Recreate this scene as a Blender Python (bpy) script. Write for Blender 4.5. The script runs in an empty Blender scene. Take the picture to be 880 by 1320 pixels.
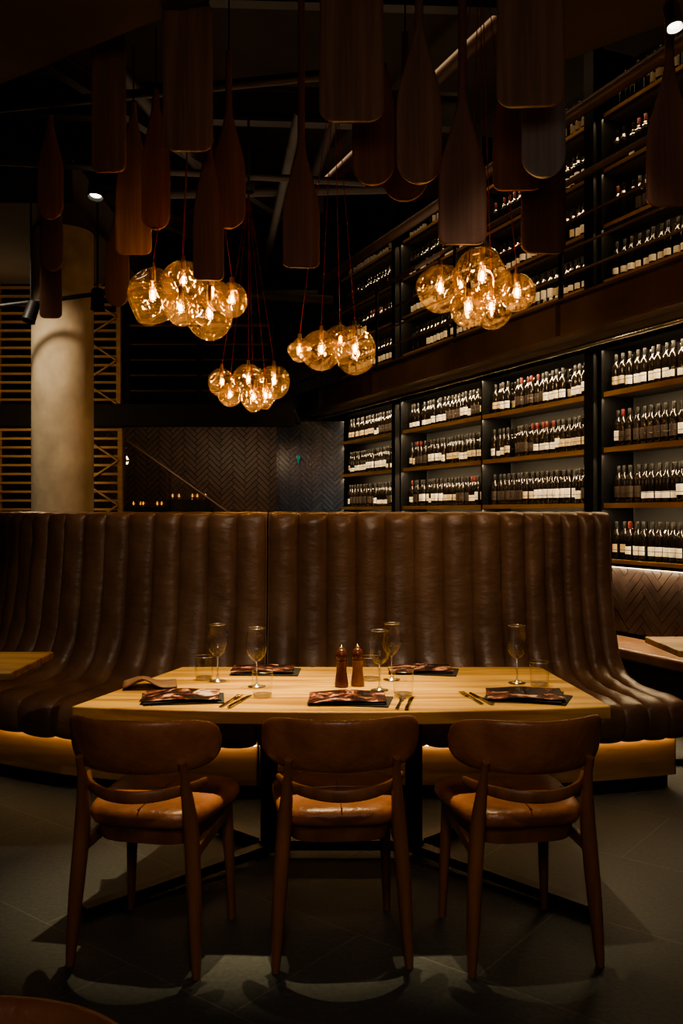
import bpy, bmesh, math, random
from mathutils import Vector, Matrix
random.seed(7)
R = math.radians
COL = bpy.context.scene.collection
try: bpy.context.scene.view_settings.look = 'AgX - Medium High Contrast'
except Exception: pass

# ------------------------------------------------------------------ materials
def newmat(name):
    m = bpy.data.materials.new(name); m.use_nodes = True
    nt = m.node_tree
    return m, nt, nt.nodes['Principled BSDF']

def mat(name, c1, c2=None, rough=.5, metal=0., scale=(6,6,6), bump=0., bscale=None, spec=.5, detail=5, rrange=0., dist=0., lo=.3, hi=.7):
    m, nt, b = newmat(name)
    N = nt.nodes; L = nt.links
    b.inputs['Roughness'].default_value = rough
    b.inputs['Metallic'].default_value = metal
    b.inputs['Specular IOR Level'].default_value = spec
    c2 = c2 or tuple(x*.75 for x in c1)
    tc = N.new('ShaderNodeTexCoord'); mp = N.new('ShaderNodeMapping')
    mp.inputs['Scale'].default_value = scale
    L.new(tc.outputs['Object'], mp.inputs['Vector'])
    nz = N.new('ShaderNodeTexNoise'); nz.inputs['Scale'].default_value = 1.; nz.inputs['Detail'].default_value = detail
    nz.inputs['Distortion'].default_value = dist
    L.new(mp.outputs['Vector'], nz.inputs['Vector'])
    rp = N.new('ShaderNodeValToRGB')
    rp.color_ramp.elements[0].position = lo; rp.color_ramp.elements[1].position = hi
    rp.color_ramp.elements[0].color = (*c2, 1); rp.color_ramp.elements[1].color = (*c1, 1)
    L.new(nz.outputs['Fac'], rp.inputs['Fac']); L.new(rp.outputs['Color'], b.inputs['Base Color'])
    if rrange:
        mr = N.new('ShaderNodeMapRange'); mr.inputs['To Min'].default_value = rough-rrange; mr.inputs['To Max'].default_value = rough+rrange
        L.new(nz.outputs['Fac'], mr.inputs['Value']); L.new(mr.outputs['Result'], b.inputs['Roughness'])
    if bump:
        n2 = N.new('ShaderNodeTexNoise'); n2.inputs['Detail'].default_value = 3
        n2.inputs['Scale'].default_value = 1
        mp2 = N.new('ShaderNodeMapping'); bs = bscale or 40
        mp2.inputs['Scale'].default_value = bs if isinstance(bs, tuple) else (bs,bs,bs)
        L.new(tc.outputs['Object'], mp2.inputs['Vector']); L.new(mp2.outputs['Vector'], n2.inputs['Vector'])
        bp = N.new('ShaderNodeBump'); bp.inputs['Strength'].default_value = bump; bp.inputs['Distance'].default_value = .01
        L.new(n2.outputs['Fac'], bp.inputs['Height']); L.new(bp.outputs['Normal'], b.inputs['Normal'])
    return m

def emit(name, col, s):
    m = bpy.data.materials.new(name); m.use_nodes = True
    nt = m.node_tree; nt.nodes.clear()
    e = nt.nodes.new('ShaderNodeEmission'); e.inputs[0].default_value = (*col, 1); e.inputs[1].default_value = s
    o = nt.nodes.new('ShaderNodeOutputMaterial'); nt.links.new(e.outputs[0], o.inputs[0])
    return m

def thin_glass(name, tint, base=.04, amount=.9, edge=None, rough=.02, transl=0., tcol=(1,.6,.2), bump=0., bs=12, vary=True):
    """thin walled glass: tinted transmission plus fresnel-like reflection"""
    m = bpy.data.materials.new(name); m.use_nodes = True
    nt = m.node_tree; nt.nodes.clear(); N = nt.nodes; L = nt.links
    o = N.new('ShaderNodeOutputMaterial')
    tr = N.new('ShaderNodeBsdfTransparent'); gl = N.new('ShaderNodeBsdfGlossy')
    gl.inputs['Roughness'].default_value = rough
    lw = N.new('ShaderNodeLayerWeight'); lw.inputs['Blend'].default_value = .35
    pw = N.new('ShaderNodeMath'); pw.operation = 'POWER'; pw.inputs[1].default_value = 2.2
    L.new(lw.outputs['Facing'], pw.inputs[0])
    mrx = N.new('ShaderNodeMapRange'); mrx.inputs['To Min'].default_value = base; mrx.inputs['To Max'].default_value = amount
    L.new(pw.outputs[0], mrx.inputs['Value'])
    cm = N.new('ShaderNodeMix'); cm.data_type = 'RGBA'
    cm.inputs['A'].default_value = (*tint, 1); cm.inputs['B'].default_value = (*(edge or tint), 1)
    L.new(pw.outputs[0], cm.inputs['Factor']); L.new(cm.outputs['Result'], tr.inputs['Color'])
    mx = N.new('ShaderNodeMixShader')
    L.new(mrx.outputs['Result'], mx.inputs[0]); L.new(gl.outputs[0], mx.inputs[2])
    if transl:
        tl = N.new('ShaderNodeBsdfTranslucent'); tl.inputs['Color'].default_value = (*tcol,1)
        m2 = N.new('ShaderNodeMixShader'); m2.inputs[0].default_value = transl
        if vary:
            tc = N.new('ShaderNodeTexCoord'); nz = N.new('ShaderNodeTexNoise'); nz.inputs['Scale'].default_value = 17; nz.inputs['Detail'].default_value = 2
            nz.inputs['Distortion'].default_value = 2.5
            L.new(tc.outputs['Object'], nz.inputs['Vector'])
            mr = N.new('ShaderNodeMapRange'); mr.inputs['From Min'].default_value=.40; mr.inputs['From Max'].default_value=.68
            mr.inputs['To Min'].default_value = transl*.25; mr.inputs['To Max'].default_value = transl*2.6
            L.new(nz.outputs['Fac'], mr.inputs['Value']); L.new(mr.outputs['Result'], m2.inputs[0])
        L.new(tr.outputs[0], m2.inputs[1]); L.new(tl.outputs[0], m2.inputs[2]); L.new(m2.outputs[0], mx.inputs[1])
    else: L.new(tr.outputs[0], mx.inputs[1])
    if bump:
        tc = N.new('ShaderNodeTexCoord'); nz = N.new('ShaderNodeTexNoise'); nz.inputs['Scale'].default_value = bs; nz.inputs['Detail'].default_value = 1
        L.new(tc.outputs['Object'], nz.inputs['Vector'])
        bp = N.new('ShaderNodeBump'); bp.inputs['Strength'].default_value = bump; bp.inputs['Distance'].default_value = .02
        L.new(nz.outputs['Fac'], bp.inputs['Height']); L.new(bp.outputs['Normal'], gl.inputs['Normal'])
        L.new(bp.outputs['Normal'], lw.inputs['Normal'])
    L.new(mx.outputs[0], o.inputs[0])
    return m

M = {}
M['oak'] = mat('oak_table', (.68,.39,.105), (.36,.175,.036), .40, scale=(1.3,17,17), bump=.1, bscale=60, rrange=.08, dist=.7, lo=.38, hi=.60)
M['oak_dim'] = mat('oak_base', (.44,.26,.12), (.29,.16,.065), .5, scale=(4,4,30))
M['leather'] = mat('banquette_leather', (.245,.135,.075), (.135,.072,.039), .38, scale=(7,7,2.5), bump=.65, bscale=(11,11,22), rrange=.10)
M['leather_chair'] = mat('chair_leather', (.43,.175,.082), (.23,.088,.042), .36, scale=(8,8,8), bump=.3, bscale=35, rrange=.12)
M['walnut'] = mat('chair_wood', (.31,.13,.060), (.18,.074,.034), .38, scale=(20,20,3))
M['paddle_red'] = mat('paddle_red_wood', (.25,.108,.062), (.14,.056,.033), .5, scale=(30,30,1.3), bump=.14, spec=.4, dist=.5)
M['paddle_brown'] = mat('paddle_brown_wood', (.27,.145,.085), (.15,.074,.042), .5, scale=(28,28,1.3), bump=.14, spec=.4, dist=.5)
M['paddle_dark'] = mat('paddle_dark_wood', (.15,.075,.046), (.09,.043,.027), .45, scale=(24,24,1.3), spec=.4, dist=.4)
M['paddle_sheen'] = mat('paddle_sheen_wood', (.30,.27,.27), (.19,.165,.165), .40, scale=(22,22,1.3), spec=.5, dist=.4)  # bluish sheen on one blade, painted in as a pale grey colour
M['black'] = mat('black_steel', (.012,.012,.013), (.008,.008,.009), .42, .6)
M['blackmat'] = mat('black_matte', (.009,.008,.008), (.006,.005,.005), .8)
M['girder'] = mat('rust_brown_steel', (.13,.075,.045), (.08,.043,.026), .42, .2, scale=(3,3,3), bump=.1)
M['pipe'] = mat('dark_pipe', (.04,.032,.026), (.025,.02,.017), .5, .2)
M['ceil'] = mat('dark_ceiling', (.05,.037,.027), (.035,.025,.018), .9, scale=(2,2,2))
M['ceil2'] = mat('soffit_grey', (.11,.088,.067), (.075,.06,.047), .85, scale=(2,2,2))
M['dark'] = mat('dark_wall', (.02,.014,.011), (.012,.009,.007), .7, scale=(2,2,2))
M['concrete'] = mat('raw_concrete', (.50,.41,.29), (.27,.215,.145), .8, scale=(3.5,3.5,2.6), bump=.3, bscale=18, detail=12)
M['shelfwood'] = mat('shelf_wood', (.66,.40,.13), (.46,.27,.085), .45, scale=(3,24,24))
M['shelfdark'] = mat('shelf_dark', (.05,.035,.02), (.03,.02,.012), .5, scale=(3,24,24))
M['slat'] = mat('slat_wood', (.42,.26,.12), (.28,.16,.07), .55, scale=(3,24,24))
M['tile_brown'] = mat('brown_glazed_tile', (.085,.062,.052), (.04,.028,.024), .28, scale=(7,7,7), bump=.12, bscale=10)
M['tile_dark'] = mat('dark_brick_tile', (.11,.055,.036), (.055,.028,.020), .4, scale=(5,5,5))
M['tile_blue'] = mat('blue_black_tile', (.016,.028,.056), (.010,.017,.034), .24, scale=(.8,.8,.8))
M['grout'] = mat('grout', (.012,.010,.009), None, .9)
M['grout_l'] = mat('light_grout', (.22,.18,.14), None, .9)
M['bottle'] = mat('bottle_glass', (.006,.006,.005), (.010,.006,.004), .12, scale=(3,3,3))
M['label'] = mat('white_label', (.94,.90,.80), (.80,.75,.65), .6, scale=(14,14,14))
M['label2'] = mat('cream_label', (.66,.54,.36), (.50,.40,.26), .6, scale=(14,14,14))
M['label3'] = mat('dark_label', (.05,.035,.03), None, .5)
M['cap_black'] = mat('black_capsule', (.010,.009,.009), None, .5)
M['cap_red'] = mat('red_capsule', (.07,.008,.008), None, .5)
M['steel'] = mat('cutlery_steel', (.30,.31,.33), None, .16, 1.)
M['chrome'] = mat('chrome', (.7,.7,.7), None, .12, 1.)
M['napkin'] = mat('black_napkin', (.018,.016,.016), None, .85, bump=.2)
M['cloth'] = mat('brown_leather_cloth', (.20,.10,.055), (.13,.06,.035), .6, bump=.3, bscale=30)
M['pepper'] = mat('pepper_grinder_wood', (.12,.036,.022), (.065,.018,.012), .25, scale=(30,30,5))
M['salt'] = mat('salt_grinder_wood', (.24,.105,.05), (.14,.06,.03), .28, scale=(30,30,5))
M['cordred'] = mat('red_cord', (.36,.015,.011), None, .7)
M['brass'] = mat('brass', (.55,.36,.13), None, .3, 1.)
M['glass'] = thin_glass('clear_glass', (.985,.985,.985), .035, .85, (.80,.80,.80), rough=.015)
M['glass_edge'] = thin_glass('clear_glass_edge', (.95,.95,.95), .38, 1., (.75,.75,.75), rough=.22)
M['amber'] = thin_glass('amber_glass', (.97,.88,.67), .12, .92, (.50,.32,.13), rough=.03, transl=.036, tcol=(1.,.66,.32), bump=.75, bs=10)
M['pane'] = thin_glass('pane_glass', (.75,.74,.72), .10, .6)
M['filament'] = emit('filament_glow', (1.,.56,.25), 170)
M['bulb'] = thin_glass('bulb_glass', (1.,.88,.65), .04, .5, transl=.12, tcol=(1,.72,.4), vary=False)
M['led'] = emit('led_strip', (1.,.64,.29), 16)
M['led2'] = emit('led_strip_wall', (1.,.70,.38), 4)
M['glint'] = emit('reflection_glow', (1.,.50,.17), 2.2)  # glow painted for lamp reflections in the balustrade glass
M['lens'] = emit('lamp_lens', (1.,.90,.72), 6)
M['exit'] = emit('green_exit_glint', (.1,.8,.5), .20)  # green exit reflection on the tiles, painted as a faint glow

def menu_mat():
    m, nt, b = newmat('menu_print'); N = nt.nodes; L = nt.links
    tc = N.new('ShaderNodeTexCoord'); v = N.new('ShaderNodeTexNoise'); v.inputs['Scale'].default_value = 9; v.inputs['Detail'].default_value = 5
    v.inputs['Distortion'].default_value = 1.8
    oi = N.new('ShaderNodeObjectInfo'); va = N.new('ShaderNodeVectorMath'); va.operation='ADD'
    sc = N.new('ShaderNodeVectorMath'); sc.operation='SCALE'; sc.inputs['Scale'].default_value = 9.
    cb = N.new('ShaderNodeCombineXYZ')
    for k in range(3): L.new(oi.outputs['Random'], cb.inputs[k])
    L.new(cb.outputs[0], sc.inputs[0]); L.new(tc.outputs['Object'], va.inputs[0]); L.new(sc.outputs[0], va.inputs[1])
    L.new(va.outputs[0], v.inputs['Vector'])
    r = N.new('ShaderNodeValToRGB'); e = r.color_ramp.elements
    e[0].position = .46; e[0].color = (.012,.010,.011,1); e[1].position = .66; e[1].color = (.72,.54,.44,1)
    x = e.new(.51); x.color = (.06,.02,.018,1); x = e.new(.58); x.color = (.27,.08,.05,1)
    L.new(v.outputs['Fac'], r.inputs['Fac']); L.new(r.outputs['Color'], b.inputs['Base Color'])
    b.inputs['Roughness'].default_value = .22
    return m
M['menu'] = menu_mat()

def floor_mat():
    m, nt, b = newmat('slate_floor_tiles'); N = nt.nodes; L = nt.links
    tc = N.new('ShaderNodeTexCoord'); mp = N.new('ShaderNodeMapping'); mp.inputs['Rotation'].default_value = (0,0,R(38))
    L.new(tc.outputs['Object'], mp.inputs['Vector'])
    br = N.new('ShaderNodeTexBrick'); br.inputs['Scale'].default_value = 1.; br.offset = .5
    br.inputs['Brick Width'].default_value = .9; br.inputs['Row Height'].default_value = .6
    br.inputs['Mortar Size'].default_value = .0035; br.inputs['Mortar Smooth'].default_value = .2
    br.inputs['Color1'].default_value = (.042,.046,.049,1); br.inputs['Color2'].default_value = (.033,.036,.039,1); br.inputs['Mortar'].default_value = (.08,.082,.082,1)
    L.new(mp.outputs['Vector'], br.inputs['Vector'])
    nz = N.new('ShaderNodeTexNoise'); nz.inputs['Scale'].default_value = 60; nz.inputs['Detail'].default_value = 6
    L.new(tc.outputs['Object'], nz.inputs['Vector'])
    mr = N.new('ShaderNodeMapRange'); mr.inputs['To Min'].default_value = .35; mr.inputs['To Max'].default_value = 1.65
    L.new(nz.outputs['Fac'], mr.inputs['Value'])
    mx = N.new('ShaderNodeMix'); mx.data_type = 'RGBA'; mx.blend_type = 'MULTIPLY'; mx.inputs['Factor'].default_value = 1
    L.new(br.outputs['Color'], mx.inputs['A']); L.new(mr.outputs['Result'], mx.inputs['B'])
    L.new(mx.outputs['Result'], b.inputs['Base Color'])
    b.inputs['Roughness'].default_value = .6
    bp = N.new('ShaderNodeBump'); bp.inputs['Strength'].default_value = .15; bp.inputs['Distance'].default_value = .01
    L.new(nz.outputs['Fac'], bp.inputs['Height']); L.new(bp.outputs['Normal'], b.inputs['Normal'])
    return m
M['floor'] = floor_mat()

# ------------------------------------------------------------------ mesh builder
class MB:
    def __init__(s): s.v = []; s.f = []; s.m = []
    def add(s, vs, fs, mi=0):
        o = len(s.v); s.v += [tuple(v) for v in vs]
        for f in fs: s.f.append([i+o for i in f]); s.m.append(mi)
        return s
    def box(s, c, d, rot=None, mi=0):
        vs = [Vector((x*d[0]/2, y*d[1]/2, z*d[2]/2)) for x in (-1,1) for y in (-1,1) for z in (-1,1)]
        if rot is not None: vs = [rot @ v for v in vs]
        vs = [v + Vector(c) for v in vs]
        return s.add(vs, [(0,1,3,2),(4,6,7,5),(0,4,5,1),(2,3,7,6),(0,2,6,4),(1,5,7,3)], mi)
    def beam(s, a, b, w, h, mi=0):
        a = Vector(a); b = Vector(b); d = (b-a); L = d.length; d.normalize()
        up = Vector((0,0,1)) if abs(d.z) < .95 else Vector((0,1,0))
        sx = d.cross(up).normalized(); uz = sx.cross(d)
        rot = Matrix((d, sx, uz)).transposed()
        return s.box((a+b)/2, (L, w, h), rot, mi)
    def rings(s, rings, mi=0, cap=True, closed=True):
        n = len(rings[0]); vs = [p for r in rings for p in r]; fs = []
        for i in range(len(rings)-1):
            for j in range(n if closed else n-1):
                k = (j+1) % n
                fs.append((i*n+j, i*n+k, (i+1)*n+k, (i+1)*n+j))
        if cap and closed:
            fs.append(tuple(range(n))); fs.append(tuple((len(rings)-1)*n+j for j in reversed(range(n))))
        return s.add(vs, fs, mi)
    def tube(s, pts, rad, n=10, mi=0, flat=1.0):
        pts = [Vector(p) for p in pts]
        if not isinstance(rad, (list, tuple)): rad = [rad]*len(pts)
        rg = []; prev = None
        for i, p in enumerate(pts):
            d = (pts[min(i+1, len(pts)-1)] - pts[max(i-1, 0)]).normalized()
            if prev is None:
                a = Vector((1,0,0)) if abs(d.x) < .8 else Vector((0,1,0))
            else: a = prev
            a = (a - d*a.dot(d)).normalized(); prev = a; b = d.cross(a)
            rg.append([p + a*math.cos(t)*rad[i] + b*math.sin(t)*rad[i]*flat for t in [2*math.pi*k/n for k in range(n)]])
        return s.rings(rg, mi)
    def lathe(s, prof, c=(0,0,0), n=24, mi=0, cap=True):
        rg = []
        for r, z in prof:
            r = max(r, .0002)
            rg.append([(c[0]+r*math.cos(2*math.pi*k/n), c[1]+r*math.sin(2*math.pi*k/n), c[2]+z) for k in range(n)])
        return s.rings(rg, mi, cap=cap)
    def arc(s, r, z0, z1, a0, a1, c=(0,0,0), n=12, mi=0):
        rg = []
        for k in range(n+1):
            a = a0+(a1-a0)*k/n; x,y = math.cos(a), math.sin(a)
            rg.append([(c[0]+(r-.001)*x,c[1]+(r-.001)*y,c[2]+z0),(c[0]+r*x,c[1]+r*y,c[2]+z0),(c[0]+r*x,c[1]+r*y,c[2]+z1),(c[0]+(r-.001)*x,c[1]+(r-.001)*y,c[2]+z1)])
        return s.rings(rg, mi)
    def obj(s, name, mats, parent=None, loc=(0,0,0), rz=0, bevel=0, sharp=40, fixn=True, sub=0):
        me = bpy.data.meshes.new(name); me.from_pydata(s.v, [], s.f)
        if not isinstance(mats, (list, tuple)): mats = [mats]
        for m in mats: me.materials.append(M[m] if isinstance(m, str) else m)
        me.polygons.foreach_set('material_index', s.m)
        if fixn:
            bm = bmesh.new(); bm.from_mesh(me); bmesh.ops.recalc_face_normals(bm, faces=bm.faces); bm.to_mesh(me); bm.free()
        me.polygons.foreach_set('use_smooth', [True]*len(me.polygons))
        if sharp: me.set_sharp_from_angle(angle=R(sharp))
        me.update()
        o = bpy.data.objects.new(name, me); COL.objects.link(o)
        o.location = loc; o.rotation_euler = (0,0,rz)
        if parent: o.parent = parent
        if bevel:
            b = o.modifiers.new('bevel', 'BEVEL'); b.width = bevel; b.segments = 3; b.limit_method = 'ANGLE'; b.angle_limit = R(40)
        if sub:
            b = o.modifiers.new('sub', 'SUBSURF'); b.levels = sub; b.render_levels = sub
        return o

def top(o, label, cat, group=None, kind=None):
    o['label'] = label; o['category'] = cat
    if group: o['group'] = group
    if kind: o['kind'] = kind
    return o
def struct(o):
    o['kind'] = 'structure'; return o
def empty(name, loc=(0,0,0), rz=0):
    e = bpy.data.objects.new(name, None); e.empty_display_size = .1; COL.objects.link(e)
    e.location = loc; e.rotation_euler = (0,0,rz); return e
def dup(o, loc=None, rz=None, parent=None):
    c = o.copy(); COL.objects.link(c)
    if parent: c.parent = parent
    if loc is not None: c.location = loc
    if rz is not None: c.rotation_euler = (0,0,rz)
    for ch in list(o.children): dup(ch, parent=c)
    return c
def catmull(p, n=6):
    out = []
    for i in range(len(p)-1):
        a = p[max(i-1,0)]; b = p[i]; c = p[i+1]; d = p[min(i+2,len(p)-1)]
        for k in range(n):
            t = k/n
            out.append(tuple(.5*((2*b[j])+(-a[j]+c[j])*t+(2*a[j]-5*b[j]+4*c[j]-d[j])*t*t+(-a[j]+3*b[j]-3*c[j]+d[j])*t**3) for j in range(len(b))))
    out.append(tuple(p[-1])); return out

# ------------------------------------------------------------------ camera
cam = bpy.data.cameras.new('camera'); co = bpy.data.objects.new('camera', cam); COL.objects.link(co)
co.location = (0,0,1.42); co.rotation_euler = (R(90),0,0)
cam.sensor_fit = 'VERTICAL'; cam.sensor_height = 36; cam.lens = 31.36; cam.clip_start = .05
bpy.context.scene.camera = co

# ------------------------------------------------------------------ room shell
struct(MB().box((0,6.5,-.05),(13,16,.1)).obj('floor','floor'))
struct(MB().box((0,6.5,5.75),(13,16,.1)).obj('ceiling','ceil'))
struct(MB().box((-5.6,6.5,2.85),(.1,16,5.7)).obj('wall_left','dark'))
struct(MB().box((0,13.6,2.85),(12,.1,5.7)).obj('wall_back','dark'))

# herringbone tile panels ------------------------------------------------
def herring(W, H, w, n, gap=.006, depth=.008, vertical=True, tilt=.0015):
    Lt = w*n; bm = bmesh.new(); rng = int((W+H)/w)+4
    ang = R(45)
    ca, sa = math.cos(ang), math.sin(ang)
    K = int((W+H)/Lt)+3
    for i in range(-rng, rng):
        for j in range(-K, K):
            ox, oy = i*w + j*Lt, i*w - j*Lt
            for (x0,y0,x1,y1) in ((ox,oy,ox+Lt,oy+w),(ox+Lt,oy+w-Lt,ox+Lt+w,oy+w)):
                cx, cy = (x0+x1)/2, (y0+y1)/2
                rx, ry = (cx*ca-cy*sa, cx*sa+cy*ca)
                if not vertical: rx, ry = ry, rx
                if abs(rx) > W/2+Lt*.6 or abs(ry) > H/2+Lt*.6: continue
                x0+=gap/2; y0+=gap/2; x1-=gap/2; y1-=gap/2
                dd = depth*random.uniform(.75,1.15)
                q = []
                for (x,y) in ((x0,y0),(x1,y0),(x1,y1),(x0,y1)):
                    a, b = (x*ca-y*sa, x*sa+y*ca)
                    if not vertical: a, b = b, a
                    q.append((a,b))
                lo = [bm.verts.new((a,0,b)) for a,b in q]; hi = [bm.verts.new((a,dd+random.uniform(-tilt,tilt),b)) for a,b in q]
                bm.faces.new(hi)
                for k in range(4): bm.faces.new((lo[k],lo[(k+1)%4],hi[(k+1)%4],hi[k]))
    for co_, no in (((W/2,0,0),(1,0,0)),((-W/2,0,0),(-1,0,0)),((0,0,H/2),(0,0,1)),((0,0,-H/2),(0,0,-1))):
        bmesh.ops.bisect_plane(bm, geom=bm.verts[:]+bm.edges[:]+bm.faces[:], plane_co=co_, plane_no=no, clear_outer=True)
    mb = MB(); bm.verts.index_update()
    mb.add([v.co[:] for v in bm.verts], [[v.index for v in f.verts] for f in bm.faces], 0)
    bm.free()
    mb.box((0,-.02,0),(W,.04,H),mi=1)
    return mb
struct(herring(4.6,2.7,.062,4,gap=.009).obj('wall_back_tiled',['tile_dark','grout'],loc=(-3.15,12.75,1.35),rz=math.pi,sharp=20))
struct(herring(.95,2.7,.055,4,gap=.009,depth=.012,tilt=.0007).obj('wall_alcove',['tile_blue','grout'],loc=(-.44,12.60,1.35),rz=math.pi,sharp=20))

# mezzanine fascia on the back/left
struct(MB().box((-3.2,11.2,2.62),(5.3,1.6,.05)).box((-3.2,10.35,2.54),(5.3,.10,.26)).obj('trim_1','blackmat',bevel=.006))
rail = empty('balcony_railing',(-1.65,10.37,2.67))
for i,z in enumerate((.16,.34,.52,.70,.92)):
    MB().tube([(-.85,0,z),(.85,0,z)], .012 if i<4 else .022, 8).obj('rail','girder',rail)
for x in (-.83,0,.83):
    MB().box((x,.0,.47),(.04,.05,.94)).obj('post','black',rail)
top(rail,'dark steel balcony railing with horizontal bars above the tiled wall','railing')

# ------------------------------------------------------------------ wine wall
TX = Vector((-.3793,.9253,0)); NX = Vector((-.9253,-.3793,0)); O = Vector((2.642,6.94,0)); WR = math.atan2(TX.y,TX.x)
def W(s,o,z): return O + TX*s + NX*o + Vector((0,0,z))
struct(MB().box((2.2,-.1,2.85),(10,.12,5.7)).obj('wall_right','dark',loc=O,rz=WR))
struct(herring(4.6,.50,.065,4,gap=.009,tilt=.003).obj('wall_right_tiled',['tile_brown','grout_l'],loc=W(.6,.345,.725),rz=WR,sharp=20))
struct(MB().box((.6,.17,.49),(4.6,.33,.98)).obj('wall_right_plinth','dark',loc=O,rz=WR))
bn = empty('wall_bench', W(.6,.36,0), WR)
MB().box((0,.24,.41),(4.6,.46,.08)).obj('seat','leather',bn,bevel=.02)
MB().box((0,.22,.185),(4.6,.40,.37)).obj('base','blackmat',bn)
top(bn,'low brown leather wall bench below the tiled wall','bench')

posts = [-1.31,.52,2.35,4.18,6.1]
lowz = [1.04,1.49,1.94,2.39]; upz = [3.30,3.75,4.20,4.65]
for i in range(4):
    a,b = posts[i],posts[i+1]; mid=(a+b)/2; L=b-a
    u = empty('wine_rack', W(mid,0,0), WR)
    MB().box((0,.0,3.1),(L,.02,4.2)).obj('back_panel','blackmat',u)
    for z in lowz:
        MB().box((0,.19,z-.014),(L-.03,.33,.022),mi=1).box((0,.362,z-.018),(L-.03,.016,.040)).obj('shelf',['shelfwood','shelfdark'],u)
    for z in upz:
        MB().box((0,.19,z-.012),(L-.03,.33,.018),mi=1).box((0,.362,z-.014),(L-.03,.014,.026)).obj('shelf',['shelfwood','shelfdark'],u)
    MB().box((-L/2,.20,3.1),(.022,.34,4.2)).obj('side_post','black',u)
    MB().box((0,.2,2.755),(L-.04,.34,.02)).obj('top_rail','black',u)
    MB().box((0,.2,1.0),(L-.04,.36,.025)).obj('bottom_rail','black',u)
    for z in (1.12,1.57,2.02,2.47):
        MB().tube([(-L/2+.02,.345,z),(L/2-.02,.345,z)],.0025,6).obj('guard_rail','black',u)
    top(u,'tall black steel wine rack with lit timber shelves','wine rack','wine racks along the wall')
for s,w in ((.52,.12),(4.18,.09)):
    pc = MB().box((0,0,2.8),(w,.02,5.6)).box((0,.08,2.8),(w,.02,5.6)).box((0,.04,2.8),(.03,.08,5.6)).obj('steel_column','black',loc=W(s,.385,0),rz=WR)
    top(pc,'black steel H-section column in front of the wine racks','column','steel columns')
top(MB().box((.6,.372,.985),(4.5,.012,.010)).obj('light_strip','led2',loc=O,rz=WR),'warm LED strip above the tiled wall','light strip')
prof = [(0,0),(.034,0),(.037,.006),(.037,.188),(.034,.208),(.024,.228),(.0155,.245),(.0140,.252),(.0140,.29),(.0155,.291),(.0155,.302),(.0148,.305),(0,.305)]
A0,A1 = R(26),R(154)
LBL = (('label','cap_black',.045,.115),('label','cap_red',.05,.11),('label2','cap_black',.06,.125),('label','cap_black',.04,.09),('label3','cap_black',.05,.14),('label3','cap_red',.05,.13),('label','cap_black',.06,.14))
meshes = []; tmp = []; partme = []
for lab,cap,lz0,lz1 in LBL:
    mb = MB().lathe(prof,n=12)
    mb.arc(.0382,lz0,lz1,A0,A1,n=8,mi=1)
    mb.lathe([(.0150,.252),(.0162,.254),(.0162,.306),(.002,.3075)],n=12,mi=2)
    o = mb.obj('wine_bottle',['bottle',lab,cap]); meshes.append(o.data); tmp.append(o)
    o = MB().arc(.0382,lz0,lz1,A0,A1,n=12).obj('bottle_label',lab); l=o.data; tmp.append(o)
    o = MB().lathe([(.0150,.252),(.0163,.254),(.0163,.306),(.002,.3078)],n=14).obj('capsule',cap); c=o.data; tmp.append(o)
    partme.append((l,c))
o = MB().lathe(prof,n=14).obj('wine_bottle','bottle'); bodyme = o.data; tmp.append(o)
for o in tmp: bpy.data.objects.remove(o)
BL = ['dark wine bottle with a white label on a timber shelf','dark wine bottle with white label and red capsule','dark wine bottle with a cream label','dark wine bottle with a low white label','dark wine bottle with a dark label','dark wine bottle with dark label and red capsule','dark wine bottle with a tall white label']
def bottle(p, k, parts, grp):
    o = bpy.data.objects.new('wine_bottle', bodyme if parts else meshes[k]); COL.objects.link(o)
    o.location = p; o.rotation_euler = (0,0,WR+random.uniform(-.25,.45))
    if parts:
        for nm,me in (('bottle_label',partme[k][0]),('capsule',partme[k][1])):
            c = bpy.data.objects.new(nm, me); COL.objects.link(c); c.parent = o
    top(o, BL[k], 'wine bottle', grp)
slots = []; backrow = []
KW = (0,0,0,0,1,2,2,2,3,3,3,4,4,4,4,4,4,6,6,5)
for r,z in enumerate(lowz):
    for i in range(4):
        a,b = posts[i]+.03, posts[i+1]-.03
        n = int((b-a)/.0795)
        k = random.choice(KW)
        for j in range(n):
            s = a+.03+j*.0795
            if i==0 and s<-.80: continue
            if r==0 and i>0: continue
            if j<n-1: backrow.append((s+.04,.155+random.uniform(-.006,.006),z,random.choice((0,4,4,4,2))))
            if random.random()<.36: k = random.choice(KW)
            if random.random()<.02: continue
            slots.append((s,.265+random.uniform(-.014,.014),z,k,i<=1,'wine bottles on the lower shelves'))
ups = []
for r,z in enumerate(upz):
    for i in range(4):
        a,b = posts[i]+.04, posts[i+1]-.04
        n = int((b-a)/.083); k=0
        for j in range(n):
            s = a+.02+j*.083
            if i==0 and s<-.8: continue
            if j<n-1: backrow.append((s+.04,.155+random.uniform(-.006,.006),z,random.choice((0,4,4,4,2))))
            if random.random()<.3: k = random.choice(KW)
            if random.random()<.02: continue
            ups.append((s,.265+random.uniform(-.014,.014),z,k,False,'wine bottles on the upper shelves'))
ups.sort(key=lambda q:(q[0]+q[2]*.8))
allb = slots+ups
for q in allb[:298]:
    bottle(W(q[0],q[1],q[2]-.0025), q[3], q[4], q[5])
st = MB()
for q in allb[298:]+backrow:
    p = W(q[0],q[1],q[2]-.0025); k=q[3]; aa=WR+random.uniform(-.2,.4)
    st.lathe(prof,c=p,n=8); st.arc(.0382,LBL[k][2],LBL[k][3],aa+A0,aa+A1,c=p,n=6,mi={2:1,4:0,5:0}.get(k,3))
    st.lathe([(.0150,.252),(.0162,.254),(.0162,.306),(.002,.3075)],c=p,n=8,mi=2 if k in (1,5) else 0)
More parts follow.
